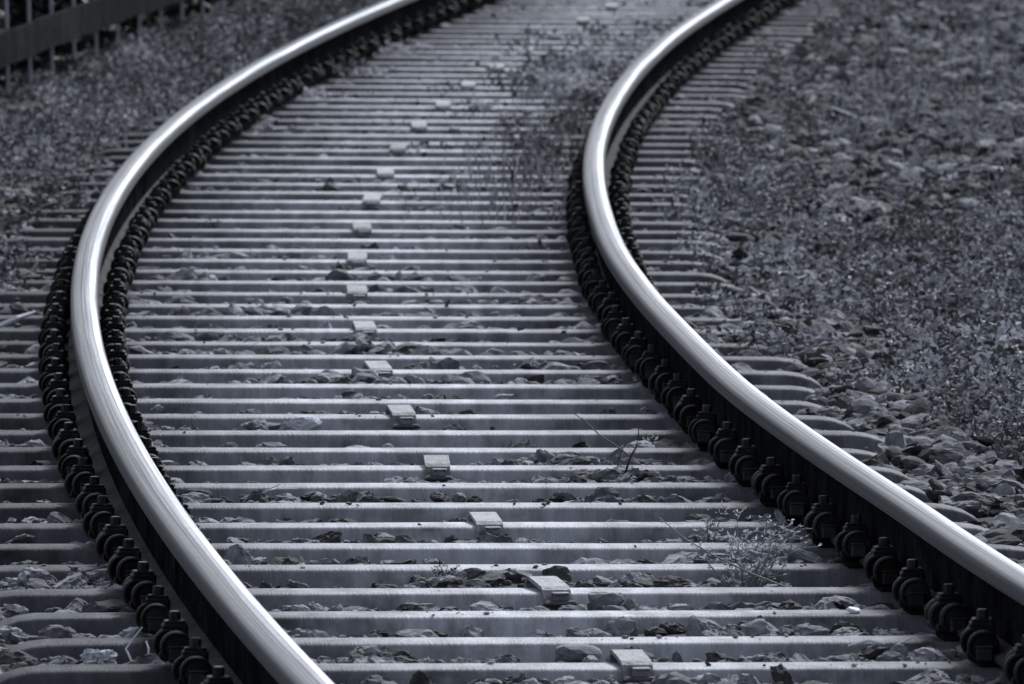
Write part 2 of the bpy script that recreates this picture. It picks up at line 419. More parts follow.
def clamp_meshes():
    c = MB(); w = .029
    # bent strap over the sleeper: profile in (y,z), extruded along x
    outer = [(-.128, -.075), (-.098, -.030), (-.088, -.006), (-.079, .006), (-.066, .0125), (.05, .0235), (.073, .0225), (.085, .012), (.094, -.008), (.104, -.03)]
    inner = [(y * .955, z - .008) for y, z in outer]
    V = []; n = len(outer)
    for x in (-w, w):
        V += [(x, y, z) for y, z in outer] + [(x, y, z) for y, z in inner]
    F = []
    for j in range(n - 1):
        a, b = 0, 2 * n
        F += [(a + j, b + j, b + j + 1, a + j + 1), (a + n + j, a + n + j + 1, b + n + j + 1, b + n + j),
              (a + j, a + j + 1, a + n + j + 1, a + n + j), (b + j, b + n + j, b + n + j + 1, b + j + 1)]
    F += [(0, n, 3 * n, 2 * n), (n - 1, 3 * n - 1, 4 * n - 1, 2 * n - 1)]
    c.add(V, F)
    cm = mesh('clamp', c.v, c.f); cm.materials.append(M['clamp'])
    t = MB(); t.box((.004, -.098, -.008), (.032, .03, .016), .003); t.box((.004, -.101, .0005), (.034, .032, .004), .0015)
    tm = mesh('tongue', t.v, t.f); tm.materials.append(M['clamp'])
    f = MB(); f.box((.002, -.112, -.0195), (.067, .034, .011), .004)
    fm = mesh('clamp_foot', f.v, f.f); fm.materials.append(M['dark_rock'])
    return cm, tm, fm
CLAMP, TONGUE, CFOOT = clamp_meshes()
CLAMP_TURN = {0: 3, 3: 8, 6: 3, 9: -1.5, 12: 4, 15: 6, 18: 3, 21: 1, 24: 0, 27: 2, 30: -2, 33: 3, 36: -3, 39: 4}

ORD = ['zeroth', 'first', 'second', 'third', 'fourth', 'fifth', 'sixth', 'seventh', 'eighth', 'ninth', 'tenth', 'eleventh', 'twelfth', 'thirteenth', 'fourteenth', 'fifteenth', 'sixteenth', 'seventeenth', 'eighteenth', 'nineteenth', 'twentieth', 'twenty-first', 'twenty-second', 'twenty-third', 'twenty-fourth', 'twenty-fifth']
def make_sleeper(n):
    k = empty('steel_sleeper'); rq = random.Random(n + 900); k.matrix_world = frame(sn(n) + rq.uniform(-.012, .012), 0, rq.uniform(-.002, .0005)) @ Matrix.Rotation(rq.uniform(-.005, .005), 4, 'Z') @ Matrix.Rotation(rq.uniform(-.0012, .0012), 4, 'Y')
    if n < 0:
        lab = 'plain steel sleeper at the bottom edge of the photo, before the first clamp'
        if n < -1: lab = 'plain steel sleeper running out under the bottom edge of the photo'
    elif n % 3 == 0:
        lab = 'steel sleeper carrying the %s middle clamp counted from the front' % ORD[n // 3 + 1]
    else:
        lab = 'plain steel sleeper, %s one beyond the %s clamped sleeper from the front' % (('first', 'second')[n % 3 - 1], ORD[n // 3 + 1])
    tag(k, lab, 'sleeper', 'steel sleepers laid across the curved track')
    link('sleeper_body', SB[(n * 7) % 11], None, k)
    rr = random.Random(n + 50)
    for side in (-1, 1):
        d = float(np.interp(sn(n), DEV[1][:, 0], DEV[1][:, 1])) if side == 1 else 0.
        x0 = side * GAUGE + d
        p = link('base_plate', PLATE, None, k); p.location = (x0, 0, 0)
        for q, off in ((-1, -.083), (1, .083)):
            if side == 1 and q == -1: off = -.054
            if side == -1 and q == 1: off = .074
            c = link('rail_clip', CLIP, None, k)
            c.location = (x0 + off + rr.uniform(-.003, .003), rr.uniform(-.006, .006), .0135); c.rotation_euler = (rr.uniform(-.07, .07), rr.uniform(-.05, .05), rr.uniform(-.12, .12)); c.scale = (1.08, 1.0, 1.08)
            link('clamp_block', NUT, None, c); link('bolt', BOLT, None, c); link('ledge', LEDGE, None, c)
    if n >= 0 and n % 3 == 0:
        c = link('clamp', CLAMP, None, k)
        c.location = (float(np.interp(n, [0, 9, 24, 30, 33, 36, 39, 45], [.026, .018, .012, .006, -.002, -.024, -.036, -.043])) + rr.uniform(-.003, .003), 0, rr.uniform(-.001, .002)); c.rotation_euler = (0, 0, math.radians(CLAMP_TURN.get(n, 2)))
        link('tongue', TONGUE, None, c); link('clamp_foot', CFOOT, None, c)
    if n == 0:
        cu = bpy.data.curves.new('lettering', 'FONT'); cu.body = '22 SNF'; cu.size = .026; cu.extrude = .0012
        t = bpy.data.objects.new('lettering', cu); COL.objects.link(t)
        bpy.context.view_layer.update()
        me = bpy.data.meshes.new_from_object(t.evaluated_get(bpy.context.evaluated_depsgraph_get()))
        bpy.data.objects.remove(t); me.materials.clear(); me.materials.append(M['lettering'])
        q = link('lettering', me, None, k)
        q.location = (-.279, -.087, -.0335); q.rotation_euler = (math.radians(63), 0, 0)
    return k
for n in range(-5, 69): make_sleeper(n)

# ------------------------------------------------------------------ ballast stones
def ico(sub):
    t = (1 + 5**.5) / 2
    V = [(-1, t, 0), (1, t, 0), (-1, -t, 0), (1, -t, 0), (0, -1, t), (0, 1, t), (0, -1, -t), (0, 1, -t), (t, 0, -1), (t, 0, 1), (-t, 0, -1), (-t, 0, 1)]
    F = [(0, 11, 5), (0, 5, 1), (0, 1, 7), (0, 7, 10), (0, 10, 11), (1, 5, 9), (5, 11, 4), (11, 10, 2), (10, 7, 6), (7, 1, 8), (3, 9, 4), (3, 4, 2), (3, 2, 6), (3, 6, 8), (3, 8, 9), (4, 9, 5), (2, 4, 11), (6, 2, 10), (8, 6, 7), (9, 8, 1)]
    V = [np.array(v) / np.linalg.norm(v) for v in V]
    for _ in range(sub):
        c = {}; G = []
        def mid(a, b):
            k = (min(a, b), max(a, b))
            if k not in c:
                m = V[a] + V[b]; V.append(m / np.linalg.norm(m)); c[k] = len(V) - 1
            return c[k]
        for a, b, d in F:
            x, y, z = mid(a, b), mid(b, d), mid(d, a)
            G += [(a, x, z), (b, y, x), (d, z, y), (x, y, z)]
        F = G
    return np.array(V), np.array(F)
def rock(sub, r, cuts=7, jit=.26):
    V, F = ico(sub); V = V.copy()
    for _ in range(cuts):
        n = r.normal(size=3); n /= np.linalg.norm(n); d = r.uniform(.45, .8)
        t = V @ n - d; k = t > 0
        V[k] -= np.outer(t[k], n)
    V += r.normal(size=V.shape) * jit * .25
    V *= r.uniform(.75, 1.25, 3) * np.array([1.15, 1.0, .72])
    return V, F
def rotz(a):
    c, s = np.cos(a), np.sin(a); z = np.zeros_like(a); o = np.ones_like(a)
    return np.stack([np.stack([c, -s, z], -1), np.stack([s, c, z], -1), np.stack([z, z, o], -1)], -2)
def rotx(a):
    c, s = np.cos(a), np.sin(a); z = np.zeros_like(a); o = np.ones_like(a)
    return np.stack([np.stack([o, z, z], -1), np.stack([z, c, -s], -1), np.stack([z, s, c], -1)], -2)
def scatter(s, o, size, lift, sub, seed, tone, flat=1., z=None):
    r = np.random.default_rng(seed); VV = []; FF = []; TT = []; base = 0
    kinds = [rock(sub, r) for _ in range(14)]
    kinds = [(V * np.array([1, 1, flat]), F) for V, F in kinds]
    pick = r.integers(0, len(kinds), len(s))
    P = T(s, o, (bed_z(s, o) if z is None else z) + lift * size)
    R = np.einsum('nij,njk,nkl->nil', rotz(r.uniform(0, 6.28, len(s))), rotx(r.normal(0, .45, len(s))), rotz(r.uniform(0, 6.28, len(s))))
    for k, (V, F) in enumerate(kinds):
        I = np.where(pick == k)[0]
        W = np.einsum('nij,vj->nvi', R[I], V) * size[I, None, None] + P[I, None, :]
        VV.append(W.reshape(-1, 3))
        FF.append((F[None] + (np.arange(len(I)) * len(V))[:, None, None] + base).reshape(-1, 3)); base += len(I) * len(V)
        TT.append(np.repeat(tone[I], len(V)))
    return np.concatenate(VV), np.concatenate(FF), np.concatenate(TT)
def gaps(n, s0, s1, o0, o1, seed):
    """random spots, those under a sleeper top moved away"""
    r = np.random.default_rng(seed)
    s = r.uniform(s0, s1, n); o = r.uniform(o0, o1, n)
    q = s - .31; q = np.where(q > 17.4, 17.4 + (q - 17.4) / .635 * .6, q)
    ph = np.abs(q / PITCH - np.round(q / PITCH)) * PITCH
    keep = (ph > .10) | (np.abs(o) > 1.24)
    # fewer stones where the bed is swept clean, and clear of the rail feet
    clump = vnoise(s * 1.7, o * 2.2, 5)
    keep &= (r.random(n) < .25 + 1.0 * np.clip(clump * 1.6 - .35, 0, 1)) | (np.abs(o) > 1.1)
    return s[keep], o[keep]
def ballast(name, parts):
    V = []; F = []; A = []; b = 0
    for v, f, a in parts:
        V.append(v); F.append(f + b); A.append(a); b += len(v)
    ob = link(name, big_mesh(name, np.concatenate(V), np.concatenate(F), False, np.concatenate(A)), M['stone'])
    return tag(ob, None, None, None, 'stuff')
pt = []
s, o = gaps(44000, -4, 14, -1.75, 1.3, 1); sz = rng.gamma(3.0, .0058, len(s)).clip(.006, .042); tn = rng.beta(1.2, 1.5, len(s))
big = (sz > .019) & (s < 9)
pt.append(scatter(s[big], o[big], sz[big], .2, 2, 11, tn[big], .8))
pt.append(scatter(s[~big], o[~big], sz[~big], .3, 1, 15, tn[~big], .85))
s, o = gaps(46000, 14, 45, -1.5, 1.3, 2); sz = rng.gamma(4, .0046, len(s)).clip(.007, .036)
pt.append(scatter(s, o, sz, .25, 0, 12, rng.beta(1.2, 1.5, len(s)), .85))
s = rng.uniform(-2, 16, 5000); o = rng.uniform(-1.1, 1.1, 5000); kk = vnoise(s * 3, o * 4, 71) > .55; s, o = s[kk], o[kk]
sz = rng.gamma(2., .0022, len(s)).clip(.002, .009)
ph = (s - .31) / .6; ph = np.abs(ph - np.round(ph)) * .6
s, o, sz, ph = [v[(ph < .06) | (ph > .13)] for v in (s, o, sz, ph)]
pt.append(scatter(s, o, sz, .2, 0, 19, rng.beta(1.5, 1.5, len(s)), .8, np.where(ph < .06, .001, bed_z(s, o) + .004)))
gr = ballast('track_ballast', pt); tag(gr, 'grey crushed stone ballast lying between the steel sleepers', 'gravel')
pt = []
s, o = gaps(20000, -2, 16, 1.13, 3.0, 3); sz = rng.gamma(4, .0062, len(s)).clip(.008, .048); tn = rng.beta(.8, 2.1, len(s))
big = (s < 8)
pt.append(scatter(s[big], o[big], sz[big], .35, 2, 13, tn[big], .7))
pt.append(scatter(s[~big], o[~big], sz[~big], .35, 1, 16, tn[~big], .7))
s, o = gaps(26000, 16, 46, 1.12, 3.6, 4); kk = (s > 19) | (rng.random(len(s)) < .35); s = s[kk]; o = o[kk]; sz = rng.gamma(4, .0074, len(s)).clip(.008, .055)
pt.append(scatter(s, o, sz, .4, 1, 14, rng.beta(.6, 1.9, len(s)), .75))
k = 1500; s = rng.uniform(1.5, 9, k); o = rng.normal(1.25, .09, k); kk = vnoise(s * 1.6, o * 3, 99) > .42; s, o = s[kk], o[kk]
pt.append(scatter(s, o, rng.gamma(5, .005, len(s)).clip(.01, .045), .7, 1, 18, rng.beta(.9, 1.9, len(s)), .75))
gr = ballast('shoulder_gravel', pt); tag(gr, 'coarse dark gravel on the bank right of the track', 'gravel')

# loose stones that stand out
def loose(name, s, o, size, flat, m, lab, seed, z=None, rz=0., sub=2, jit=.10):
    r = np.random.default_rng(seed); V, F = rock(sub, r, 12, jit)
    V = V / np.abs(V).max(0) * np.array(flat) * size
    ob = link(name, mesh(name, V, F), m)
    zz = float(bed_z(s, o)) + flat[2] * size * .55 if z is None else z
    ob.matrix_world = frame(s, o, zz) @ Matrix.Rotation(rz, 4, 'Z')
    return tag(ob, lab, 'stone')
def fr(n, back=.155): return sn(n) - back        # in front of sleeper n
loose('stone', fr(1), -.962, .04, (1.05, .9, .62), M['pale_stone'], 'pale rough stone at the lower left, brightest lump beside the sleeper end', 1, sub=3, jit=.3)
loose('stone', fr(3), -.875, .052, (1.15, .6, .42), M['dark_rock'], 'dark flat-topped block lying against the left rail clips', 2)
loose('stone', fr(1), -.04, .055, (.95, .7, .55), M['rock'], 'large cracked grey rock in front of the bottom middle clamps', 5)
loose('stone', fr(2), -.06, .024, (.9, .8, .85), M['rock'], 'small squarish stone between the first two clamps', 6)
loose('stone', fr(3), .125, .04, (1.1, .7, .7), M['rock'], 'angular pale-faced stone right of the second clamp', 8, rz=.4)
loose('stone', fr(2), -.30, .040, (1.15, .7, .45), M['rock'], 'flat wedge stone left of the small squarish stone', 9)
loose('stone', fr(12), -.235, .05, (1, .6, .58), M['pale_stone'], 'light grey stone left of the middle clamps, larger of a pair', 10)
loose('stone', fr(12), -.335, .045, (1.2, .6, .38), M['rock'], 'low grey stone, flatter of a pair left of the clamps', 12)
loose('stone', fr(2), .555, .04, (1.0, .7, .6), M['dark_rock'], 'dark stone by the lower right rail clips', 13)
loose('stone', sn(2) - .02, .585, .014, (1.2, .8, .6), M['straw'], 'tiny white stone on a sleeper next to the right rail clips', 14, z=.006)
loose('stone', fr(11), .265, .034, (1.2, .6, .5), M['dark_rock'], 'dark oblong stone in mid track behind a sleeper', 15)
loose('stone', 31.0, 1.66, .09, (1, .9, .6), M['rock'], 'rounded grey boulder among gravel at the upper right', 16)

# ------------------------------------------------------------------ ground cover
def leaves(s, o, zb, hgt, L, W, seed, up=.25):
    """small folded leaves: one pair of triangles-quads each, spread through the plant layer"""
    r = np.random.default_rng(seed); n = len(s)
    P = T(s, o, zb + hgt)
    az = r.uniform(0, 2 * np.pi, n); el = r.normal(up, .6, n)
    d = np.stack([np.cos(az) * np.cos(el), np.sin(az) * np.cos(el), np.sin(el)], -1)
    q = r.normal(size=(n, 3)); q[:, :2] *= 1.1
    sd = np.cross(d, np.cross(q, d)); sd /= np.linalg.norm(sd, axis=1)[:, None] + 1e-9
    nn = np.cross(d, sd)
    L = L[:, None]; W = W[:, None]
    a = P; b = P + d * L * .5 + sd * W * .5 + nn * W * .12; c = P + d * L - nn * L * .12; e = P + d * L * .5 - sd * W * .5 + nn * W * .12
    V = np.stack([a, b, c, e], 1).reshape(-1, 3)
    F = np.arange(4 * n).reshape(n, 4)
    return V, F
def blades(s, o, zb, hgt, lean, seed, w=.0025):
    r = np.random.default_rng(seed); n = len(s); P = T(s, o, zb); az = r.uniform(0, 6.28, n)
    t = np.stack([np.cos(az), np.sin(az), 0 * az], -1) * (lean * hgt)[:, None]
    ax = r.uniform(-.6, .6, n); x = np.stack([np.cos(ax), np.sin(ax), 0 * ax], -1) * w
    u = np.zeros((n, 3)); u[:, 2] = hgt
    V = np.stack([P - x, P + x, P + x * .8 + u * .6 + t * .35, P - x * .8 + u * .6 + t * .35, P + u + t + x * .15, P + u + t - x * .15], 1).reshape(-1, 3)
    b = np.arange(n)[:, None] * 6
    F = np.concatenate([b + np.array([[0, 1, 2, 3]]), b + np.array([[3, 2, 4, 5]])])
    return V, F
def cover(name, spots, per, hmax, lsize, seed, m, lab, rad=.07, grass=None):
    r = np.random.default_rng(seed)
    s, o, k = spots           # plant centres and a vigour 0..1
    vig = r.random(len(s)) ** .8
    cnt = np.maximum(2, (per * (.3 + .9 * k) * (.4 + 1.1 * vig) * np.clip(.35 + .8 * vnoise(s * 2.6 + 7, o * 9.5, 91), .3, 1.2)).astype(int))
    I = np.repeat(np.arange(len(s)), cnt); n = len(I)
    mound = np.clip(1.9 * vnoise(s * 2.6 + 7, o * 9.5, 91) - .25, .12, 1.25)
    h = hmax * mound[I] * np.where(o < 0, np.clip(1 - (-1.35 - o) / .5, .3, 1), 1.)[I] * (.3 + .7 * k[I]) * (.35 + .75 * vig[I]) * r.beta(2.2, 1.3, n)
    rr = rad * (.5 + .8 * vig[I]) * np.sqrt(r.random(n)) * (1.1 - .5 * h / hmax); a = r.uniform(0, 6.28, n)
    ls = s[I] + rr * np.sin(a); lo = o[I] + rr * np.cos(a)
    L = lsize * r.uniform(.55, 1.5, n); W = L * r.uniform(.4, .8, n)
    V, F = leaves(ls, lo, bed_z(ls, lo), h, L, W, seed + 1)
    tone = np.repeat(np.clip(np.where(r.random(n) < .5 - .25 * (vig[I] > .75), .10 * r.random(n), r.beta(1.4, 1.8, n)) * (.45 + .9 * r.beta(1, 1.4, len(s))[I]) * np.clip(1.9 * vnoise(s * .9 + 3, o * 5.5, 95) + .1, .25, 1.5)[I] * np.where(o < -.9, 1.3, np.where((o > .9) & (s < 19), 1.3, .9))[I] + (r.random(n) < .010) * .7, 0, 1.7), 4)
    if grass is not None:
        gs, go, gh, gl = grass
        V2, F2 = blades(gs, go, bed_z(gs, go), gh, gl, seed + 2)
        F = np.concatenate([F, F2 + len(V)]); tone = np.concatenate([tone, np.repeat(r.beta(2, 2, len(gs)), 6)]); V = np.concatenate([V, V2])
    ob = link(name, big_mesh(name, V, F, False, tone), m)
    return tag(ob, lab, 'weeds', None, 'stuff')
def spots(n, s0, s1, o0, o1, dens, seed):
    r = np.random.default_rng(seed); s = r.uniform(s0, s1, n); o = r.uniform(o0, o1, n)
    k = dens(s, o); keep = r.random(n) < k
    return s[keep], o[keep], np.clip(k[keep], 0, 1) * r.uniform(.6, 1., keep.sum())
def d_left(s, o):
    lim = np.interp(s, [10, 16, 19, 22, 26, 34, 44], [-1.75, -1.5, -1.25, -1.05, -.98, -.95, -.95])
    e = np.clip((lim - o) / .18, 0, 1) * np.clip((s - 9) / 7, 0, 1)
    e = np.maximum(e, (.16 + .3 * np.clip((vnoise(s * 1.2, o * 5, 37) - .5) * 3, 0, 1)) * np.clip((s - 9.5) / 3, 0, 1) * np.clip((-.9 - o) / .08, 0, 1) * (s < 24))
    return e * (.55 + .6 * vnoise(s * 1.1, o * 2.5, 21)) * (o > -1.97)
def d_right(s, o):
    # leafy mass close to the sleeper ends in the middle distance, thin over the stones elsewhere
    lim = np.interp(s, [4, 6.5, 9, 13, 20, 30, 44], [1.62, 1.34, 1.08, 1.02, 1.02, 1.06, 1.10])
    lim = lim + .26 * (vnoise(s * 1.7, o * 0 + 3., 36) - .6)
    e = np.clip((o - lim) / .10, 0, 1)
    mass = np.clip((s - 4.3 - .7 * np.clip(o - 1.5, 0, 9) - 1.6 * (vnoise(s * .6, o * 4, 35) - .5)) / .8, 0, 1) * np.clip((19.5 - 1.2 * (o - 1.2) - s) / 3, 0, 1)
    far = .5 * np.clip((s - 15) / 4, 0, 1) + .5 * np.clip((vnoise(s * .55, o * 1.6, 31) - .5) * 4, 0, 1) * np.clip((s - 15) / 4, 0, 1)
    return e * np.clip(mass * np.clip(1.5 * vnoise(s * 1.5, o * 4., 22) - .02, .08, 1) + .6 * np.clip((lim + .32 - o) / .1, 0, 1) * np.clip((s - 14) / 4, 0, 1) * np.clip(vnoise(s * 1.1, o * 3, 39) * 2.4 - .6, 0, 1) + far * np.clip(vnoise(s * .9, o * 3.2, 33) * 2.2 - .7, 0, 1) * .7, 0, 1)
gr_ = (rng.uniform(22, 44, 500), rng.uniform(-1.6, -1.0, 500), rng.uniform(.06, .2, 500), rng.uniform(.2, .9, 500))
cover('left_bank_weeds', spots(5200, 9, 46, -2.4, -.88, d_left, 41), 52, .23, .022, 42, M['leaf'], 'dense low weeds covering the bank left of the track below the fence', .08, gr_)
gs = rng.uniform(20, 42, 1400); go = rng.uniform(1.5, 3.0, 1400)
gr_ = (gs, go, rng.uniform(.04, .18, 1400), rng.uniform(.1, .8, 1400))
cover('right_bank_weeds', spots(8600, 3, 46, .93, 3.4, d_right, 51), 60, .22, .0175, 52, M['leaf'], 'leafy weeds spreading over the stony bank right of the track', .075, gr_)

# weeds growing between the rails: each clump a thing of its own
def clump(name, s, o, h, w, nst, nl, seed, m, lab, lsize=.014, stem=None, cat='weed', bare=False, z=None):
    r = random.Random(seed); st = MB(); lf = MB()
    for _ in range(nst):
        a = r.uniform(0, 6.28); q = r.uniform(.2, 1); hh = h * r.uniform(.55, 1.)
        tip = Vector((math.cos(a) * w * q, math.sin(a) * w * q, hh)); bend = Vector((r.gauss(0, w * .15), r.gauss(0, w * .15), 0))
        b0 = Vector((r.gauss(0, w * .1), r.gauss(0, w * .1), -.01)); pts = []
        for i in range(6):
            t = i / 5; pts.append(b0.lerp(tip, t) + bend * math.sin(t * 3.1) - Vector((0, 0, hh * .0)) )
        st.tube(pts, [.0016 * (1 - .6 * i / 5) for i in range(6)], 4)
        for _ in range(nl):
            t = r.uniform(.15, 1.); p = b0.lerp(tip, t) + bend * math.sin(t * 3.1)
            if bare or r.random() < .5:
                e = p + Vector((r.gauss(0, w * .22), r.gauss(0, w * .22), r.uniform(.0, h * .18)))
                st.tube([p, p.lerp(e, .5) + Vector((0, 0, .004)), e], [.0008, .0007, .0005], 3); p = e
            for _ in range(2):
                lf.leaf(p, (r.gauss(0, 1), r.gauss(0, 1), r.uniform(-.1, .9)), (r.gauss(0, 1), r.gauss(0, 1), .2), lsize * r.uniform(.6, 1.3), lsize * r.uniform(.35, .7))
    root = empty(name); root.matrix_world = frame(s, o, float(bed_z(s, o)) if z is None else z)
    tag(root, lab, cat, 'weeds growing between the rails')
    st.build('stem', stem or M['stem'], root); lf.build('foliage', m, root)
    return root
clump('weed', fr(4, .2), .475, .165, .12, 20, 17, 3, M['weed'], 'airy pale weed with fine branches by the lower right rail clips', .012, M['pale_stem'])
clump('weed', fr(6, .2), .50, .10, .05, 7, 8, 4, M['weed'], 'smaller pale weed just behind the airy one, near the clips', .009)
clump('weed', fr(4), -.155, .05, .04, 9, 6, 5, M['weed_dark'], 'small dark sprig on the ballast left of the second clamp', .011, M['twig'])
clump('weed', fr(16), .44, .045, .05, 9, 7, 6, M['weed'], 'low pale tuft in mid track, right of the fifth clamp', .010)
clump('weed', fr(11), .585, .05, .025, 4, 6, 8, M['weed'], 'short pale seedling tight against the right rail clips', .012)
clump('weed', 17.0, -.50, .06, .05, 6, 5, 9, M['weed_dark'], 'thin dark seedlings near the left rail in the bend', .012, M['twig'])
wd = [
 # s, o, h, w, stems, leaves, dark, label
 (19.2, .30, .12, .06, 6, 7, 1, 'dark upright weed in mid track, nearest of the dark group'),
 (19.8, .45, .13, .07, 7, 8, 1, 'dark leggy weed beside the inner clips of the right rail'),
 (20.8, .52, .12, .08, 8, 9, 1, 'spreading dark weed close to the right rail, below the bend'),
 (22.3, .42, .14, .09, 9, 9, 1, 'bushy dark weed left of the right rail at the bend'),
 (23.6, .54, .14, .09, 9, 9, 1, 'tall dark weed pressed against the right rail at the bend'),
 (24.6, .30, .10, .08, 8, 8, 1, 'low dark weed right of the small pale tuft'),
 (25.8, .12, .10, .05, 9, 8, 0, 'small pale tuft standing alone right of the far clamps'),
 (26.6, .48, .16, .10, 10, 10, 0, 'grey leafy weed left of the rail in the upper bend'),
 (28.0, .34, .14, .11, 12, 10, 0, 'broad pale bush of weed in the middle of the far track'),
 (29.3, .55, .17, .10, 12, 10, 0, 'pale weed with bright tips touching the upper right rail'),
 (30.2, .30, .14, .11, 10, 10, 0, 'hazy grey weed behind the broad pale bush'),
 (31.5, .60, .20, .08, 9, 10, 1, 'tallest dark weed standing by the upper right rail'),
 (32.2, .42, .14, .10, 10, 9, 0, 'loose grey weed left of the tallest dark weed'),
 (33.4, .10, .10, .10, 9, 8, 0, 'flat pale weed patch in the far middle of the track'),
 (31.0, -.10, .08, .08, 8, 8, 0, 'low pale weed left of centre in the far track'),
 (35.5, .25, .10, .08, 8, 8, 0, 'far pale weed on the last visible sleepers right of centre'),
 (27.0, -.62, .09, .07, 8, 7, 0, 'pale weed beside the left rail clips in the bend'),
 (29.2, -.55, .10, .09, 10, 8, 0, 'grey weed patch by the left rail clips in the far bend'),
 (31.2, -.60, .10, .10, 10, 8, 0, 'farther grey weed patch along the left rail clips'),
 (24.4, -.66, .08, .06, 6, 6, 0, 'small seedling between clips of the left rail'),
]
for i, (s, o, h, w, ns, nl, dk, lab) in enumerate(wd):
    clump('weed', s, o, h * (.85 if dk else .9), w * (1.1 if dk else 1.5), int(ns * 1.3), nl, 60 + i, M['weed_dark'] if dk else M['weed'], lab, .026 if s > 25 else .019, M['twig'] if dk else M['stem'])

def d_mid(s, o):
    a = .8 * np.exp(-((s - 29.5) / 5.5)**2) * np.clip((o + .25) / .3, 0, 1) * np.clip((.66 - o) / .04, 0, 1)
    b = np.exp(-((o - .5) / .14)**2) * np.clip((s - 15) / 5, 0, 1) * np.clip((28 - s) / 3, 0, 1) * .7
    c = np.exp(-((s - 29) / 3.5)**2) * np.exp(-((o + .58) / .10)**2) * .8 + .12 * np.clip((s - 22) / 6, 0, 1) * np.clip((.66 - np.abs(o)) / .04, 0, 1)
    return np.clip((a * .9 + b + c) * np.clip(vnoise(s * 1.4, o * 5, 38) * 2.2 - .5, 0, 1.1), 0, 1) * (np.abs(o) < .66)
k = 600; gs = rng.uniform(17, 29, k); go = rng.normal(.46, .15, k).clip(-.2, .66)
cover('track_weeds', spots(4200, 14, 42, -.7, .68, d_mid, 81), 30, .14, .022, 82, M['leaf'], 'soft spread of low weeds between the rails in the far bend', .07, (gs, go, rng.uniform(.04, .13, k), rng.uniform(.1, .5, k)))

# twigs, straws
def stick(name, s, o, pts, rad, m, lab, cat='twig', z=None):
    b = MB()
    for p, r in zip(pts, rad): b.tube(p, r, 5)
    ob = b.build(name, m); ob.matrix_world = frame(s, o, float(bed_z(s, o)) if z is None else z)
    return tag(ob, lab, cat)
stick('forked_twig', fr(9), .445, [[(0, 0, 0), (.008, 0, .03), (.018, .01, .058), (.030, .02, .075), (.036, .03, .10), (.037, .03, .125)], [(.018, .01, .055), (-.01, .05, .075), (-.05, .12, .10), (-.075, .2, .125), (-.10, .24, .14)], [(-.008, .02, 0), (-.012, .03, .04), (-.018, .06, .065)]],
      [[.0035, .003, .0028, .0022, .0016, .001], [.0025, .002, .0018, .0014, .001], [.0022, .0015, .001]], M['twig'], 'dark forked twig standing in the ballast right of the fourth clamp')
stick('long_stalk', 2.45, .40, [[(.13, -.30, .03), (.06, -.12, .05), (0, 0, .075), (-.05, .14, .10), (-.10, .22, .14)]], [[.002, .002, .0018, .0015, .001]], M['stem'], 'long thin stalk leaning across sleepers under the airy pale weed', 'stalk')
stick('bent_straw', fr(1), -.845, [[(-.045, -.02, .0), (-.060, 0, .035), (-.028, .02, .075)], [(-.02, -.02, .0), (-.016, 0, .035), (-.020, .02, .048)]], [[.0022, .0024, .0018], [.002, .0024, .0016]], M['straw'], 'bent white straw standing by the lower left rail clips', 'straw')
stick('pale_twig', 10.95, -1.0, [[(-.12, -.05, .035), (-.07, -.03, .045), (-.01, .02, .06), (.05, .05, .085), (.10, .1, .10)]], [[.005, .007, .008, .008, .005]], M['straw'], 'bright pale twig lying at the left edge, pointing at the rail clips', 'twig')
stick('pale_twig', 4.9, -.44, [[(0, 0, .01), (.03, -.01, .03), (.06, -.02, .045)], [(.03, -.01, .03), (.05, .02, .032), (.10, .04, .03)]], [[.002, .002, .001], [.002, .002, .001]], M['straw'], 'pale forked straw beside the left rail on the sleepers', 'straw')
stick('small_straw', fr(1), .52, [[(-.03, 0, .03), (.01, .01, .04), (.04, -.02, .036)], [(.06, 0, .03), (.10, .03, .045)]], [[.002, .003, .002], [.0025, .002]], M['straw'], 'short pale straws on gravel near the lower right rail clips', 'straw')
stick('grass_stalk', 8.9, -1.07, [[(.02, 0, 0), (.005, 0, .05), (-.015, .0, .10)], [(.015, 0, 0), (-.03, 0, .03), (-.07, 0, .05)], [(.02, 0, 0), (.0, 0, .02), (-.05, -.02, .02)]], [[.002, .0018, .001], [.002, .0016, .001], [.002, .0016, .001]], M['straw'], 'dry grass stalks sprouting at the left edge below the pale twig', 'grass')
stick('fallen_stalk', 25.3, 1.62, [[(-.10, .35, .10), (-.02, .0, .085), (.08, -.3, .06)]], [[.003, .005, .003]], M['straw'], 'pale fallen stalk on the gravel at the upper right', 'stalk')

# ------------------------------------------------------------------ fence and hedge at the upper left
FO = -1.90
fn = empty('railing', tuple(T(30., FO, -.06)))
tag(fn, 'dark railing with thin upright bars and a broad low board', 'fence')
inv = fn.matrix_world.inverted() if False else Matrix.Translation(fn.location).inverted()
def fpart(name, mb, m):
    ob = mb.build(name, m, fn)
    for v in ob.data.vertices: v.co = inv @ v.co
    return ob
s = 19.6
while s < 46:
    p = T(s, FO, -.08); b = MB(); h = head(s)
    b.box((p[0], p[1], p[2] + .62), (.014, .014, 1.24), .002, Matrix.Rotation(-h, 3, 'Z'))
    fpart('bar', b, M['paint']); s += .95
def fsweep(name, prof, m, a=19., z=46.5, d=.5):
    ss = np.arange(a, z, d); n = len(prof); b = MB(); V = []; F = []
    for q in ss:
        for x, z in prof: V.append(tuple(T(q, FO + x, -.08 + z)))
    for i in range(len(ss) - 1):
        for k in range(n):
            j = (k + 1) % n; F.append((i * n + k, i * n + n + k, i * n + n + j, i * n + j))
    F += [tuple(range(n)), tuple(range((len(ss) - 1) * n, len(ss) * n))[::-1]]
    b.add(V, F); return fpart(name, b, m)
q = 19.62
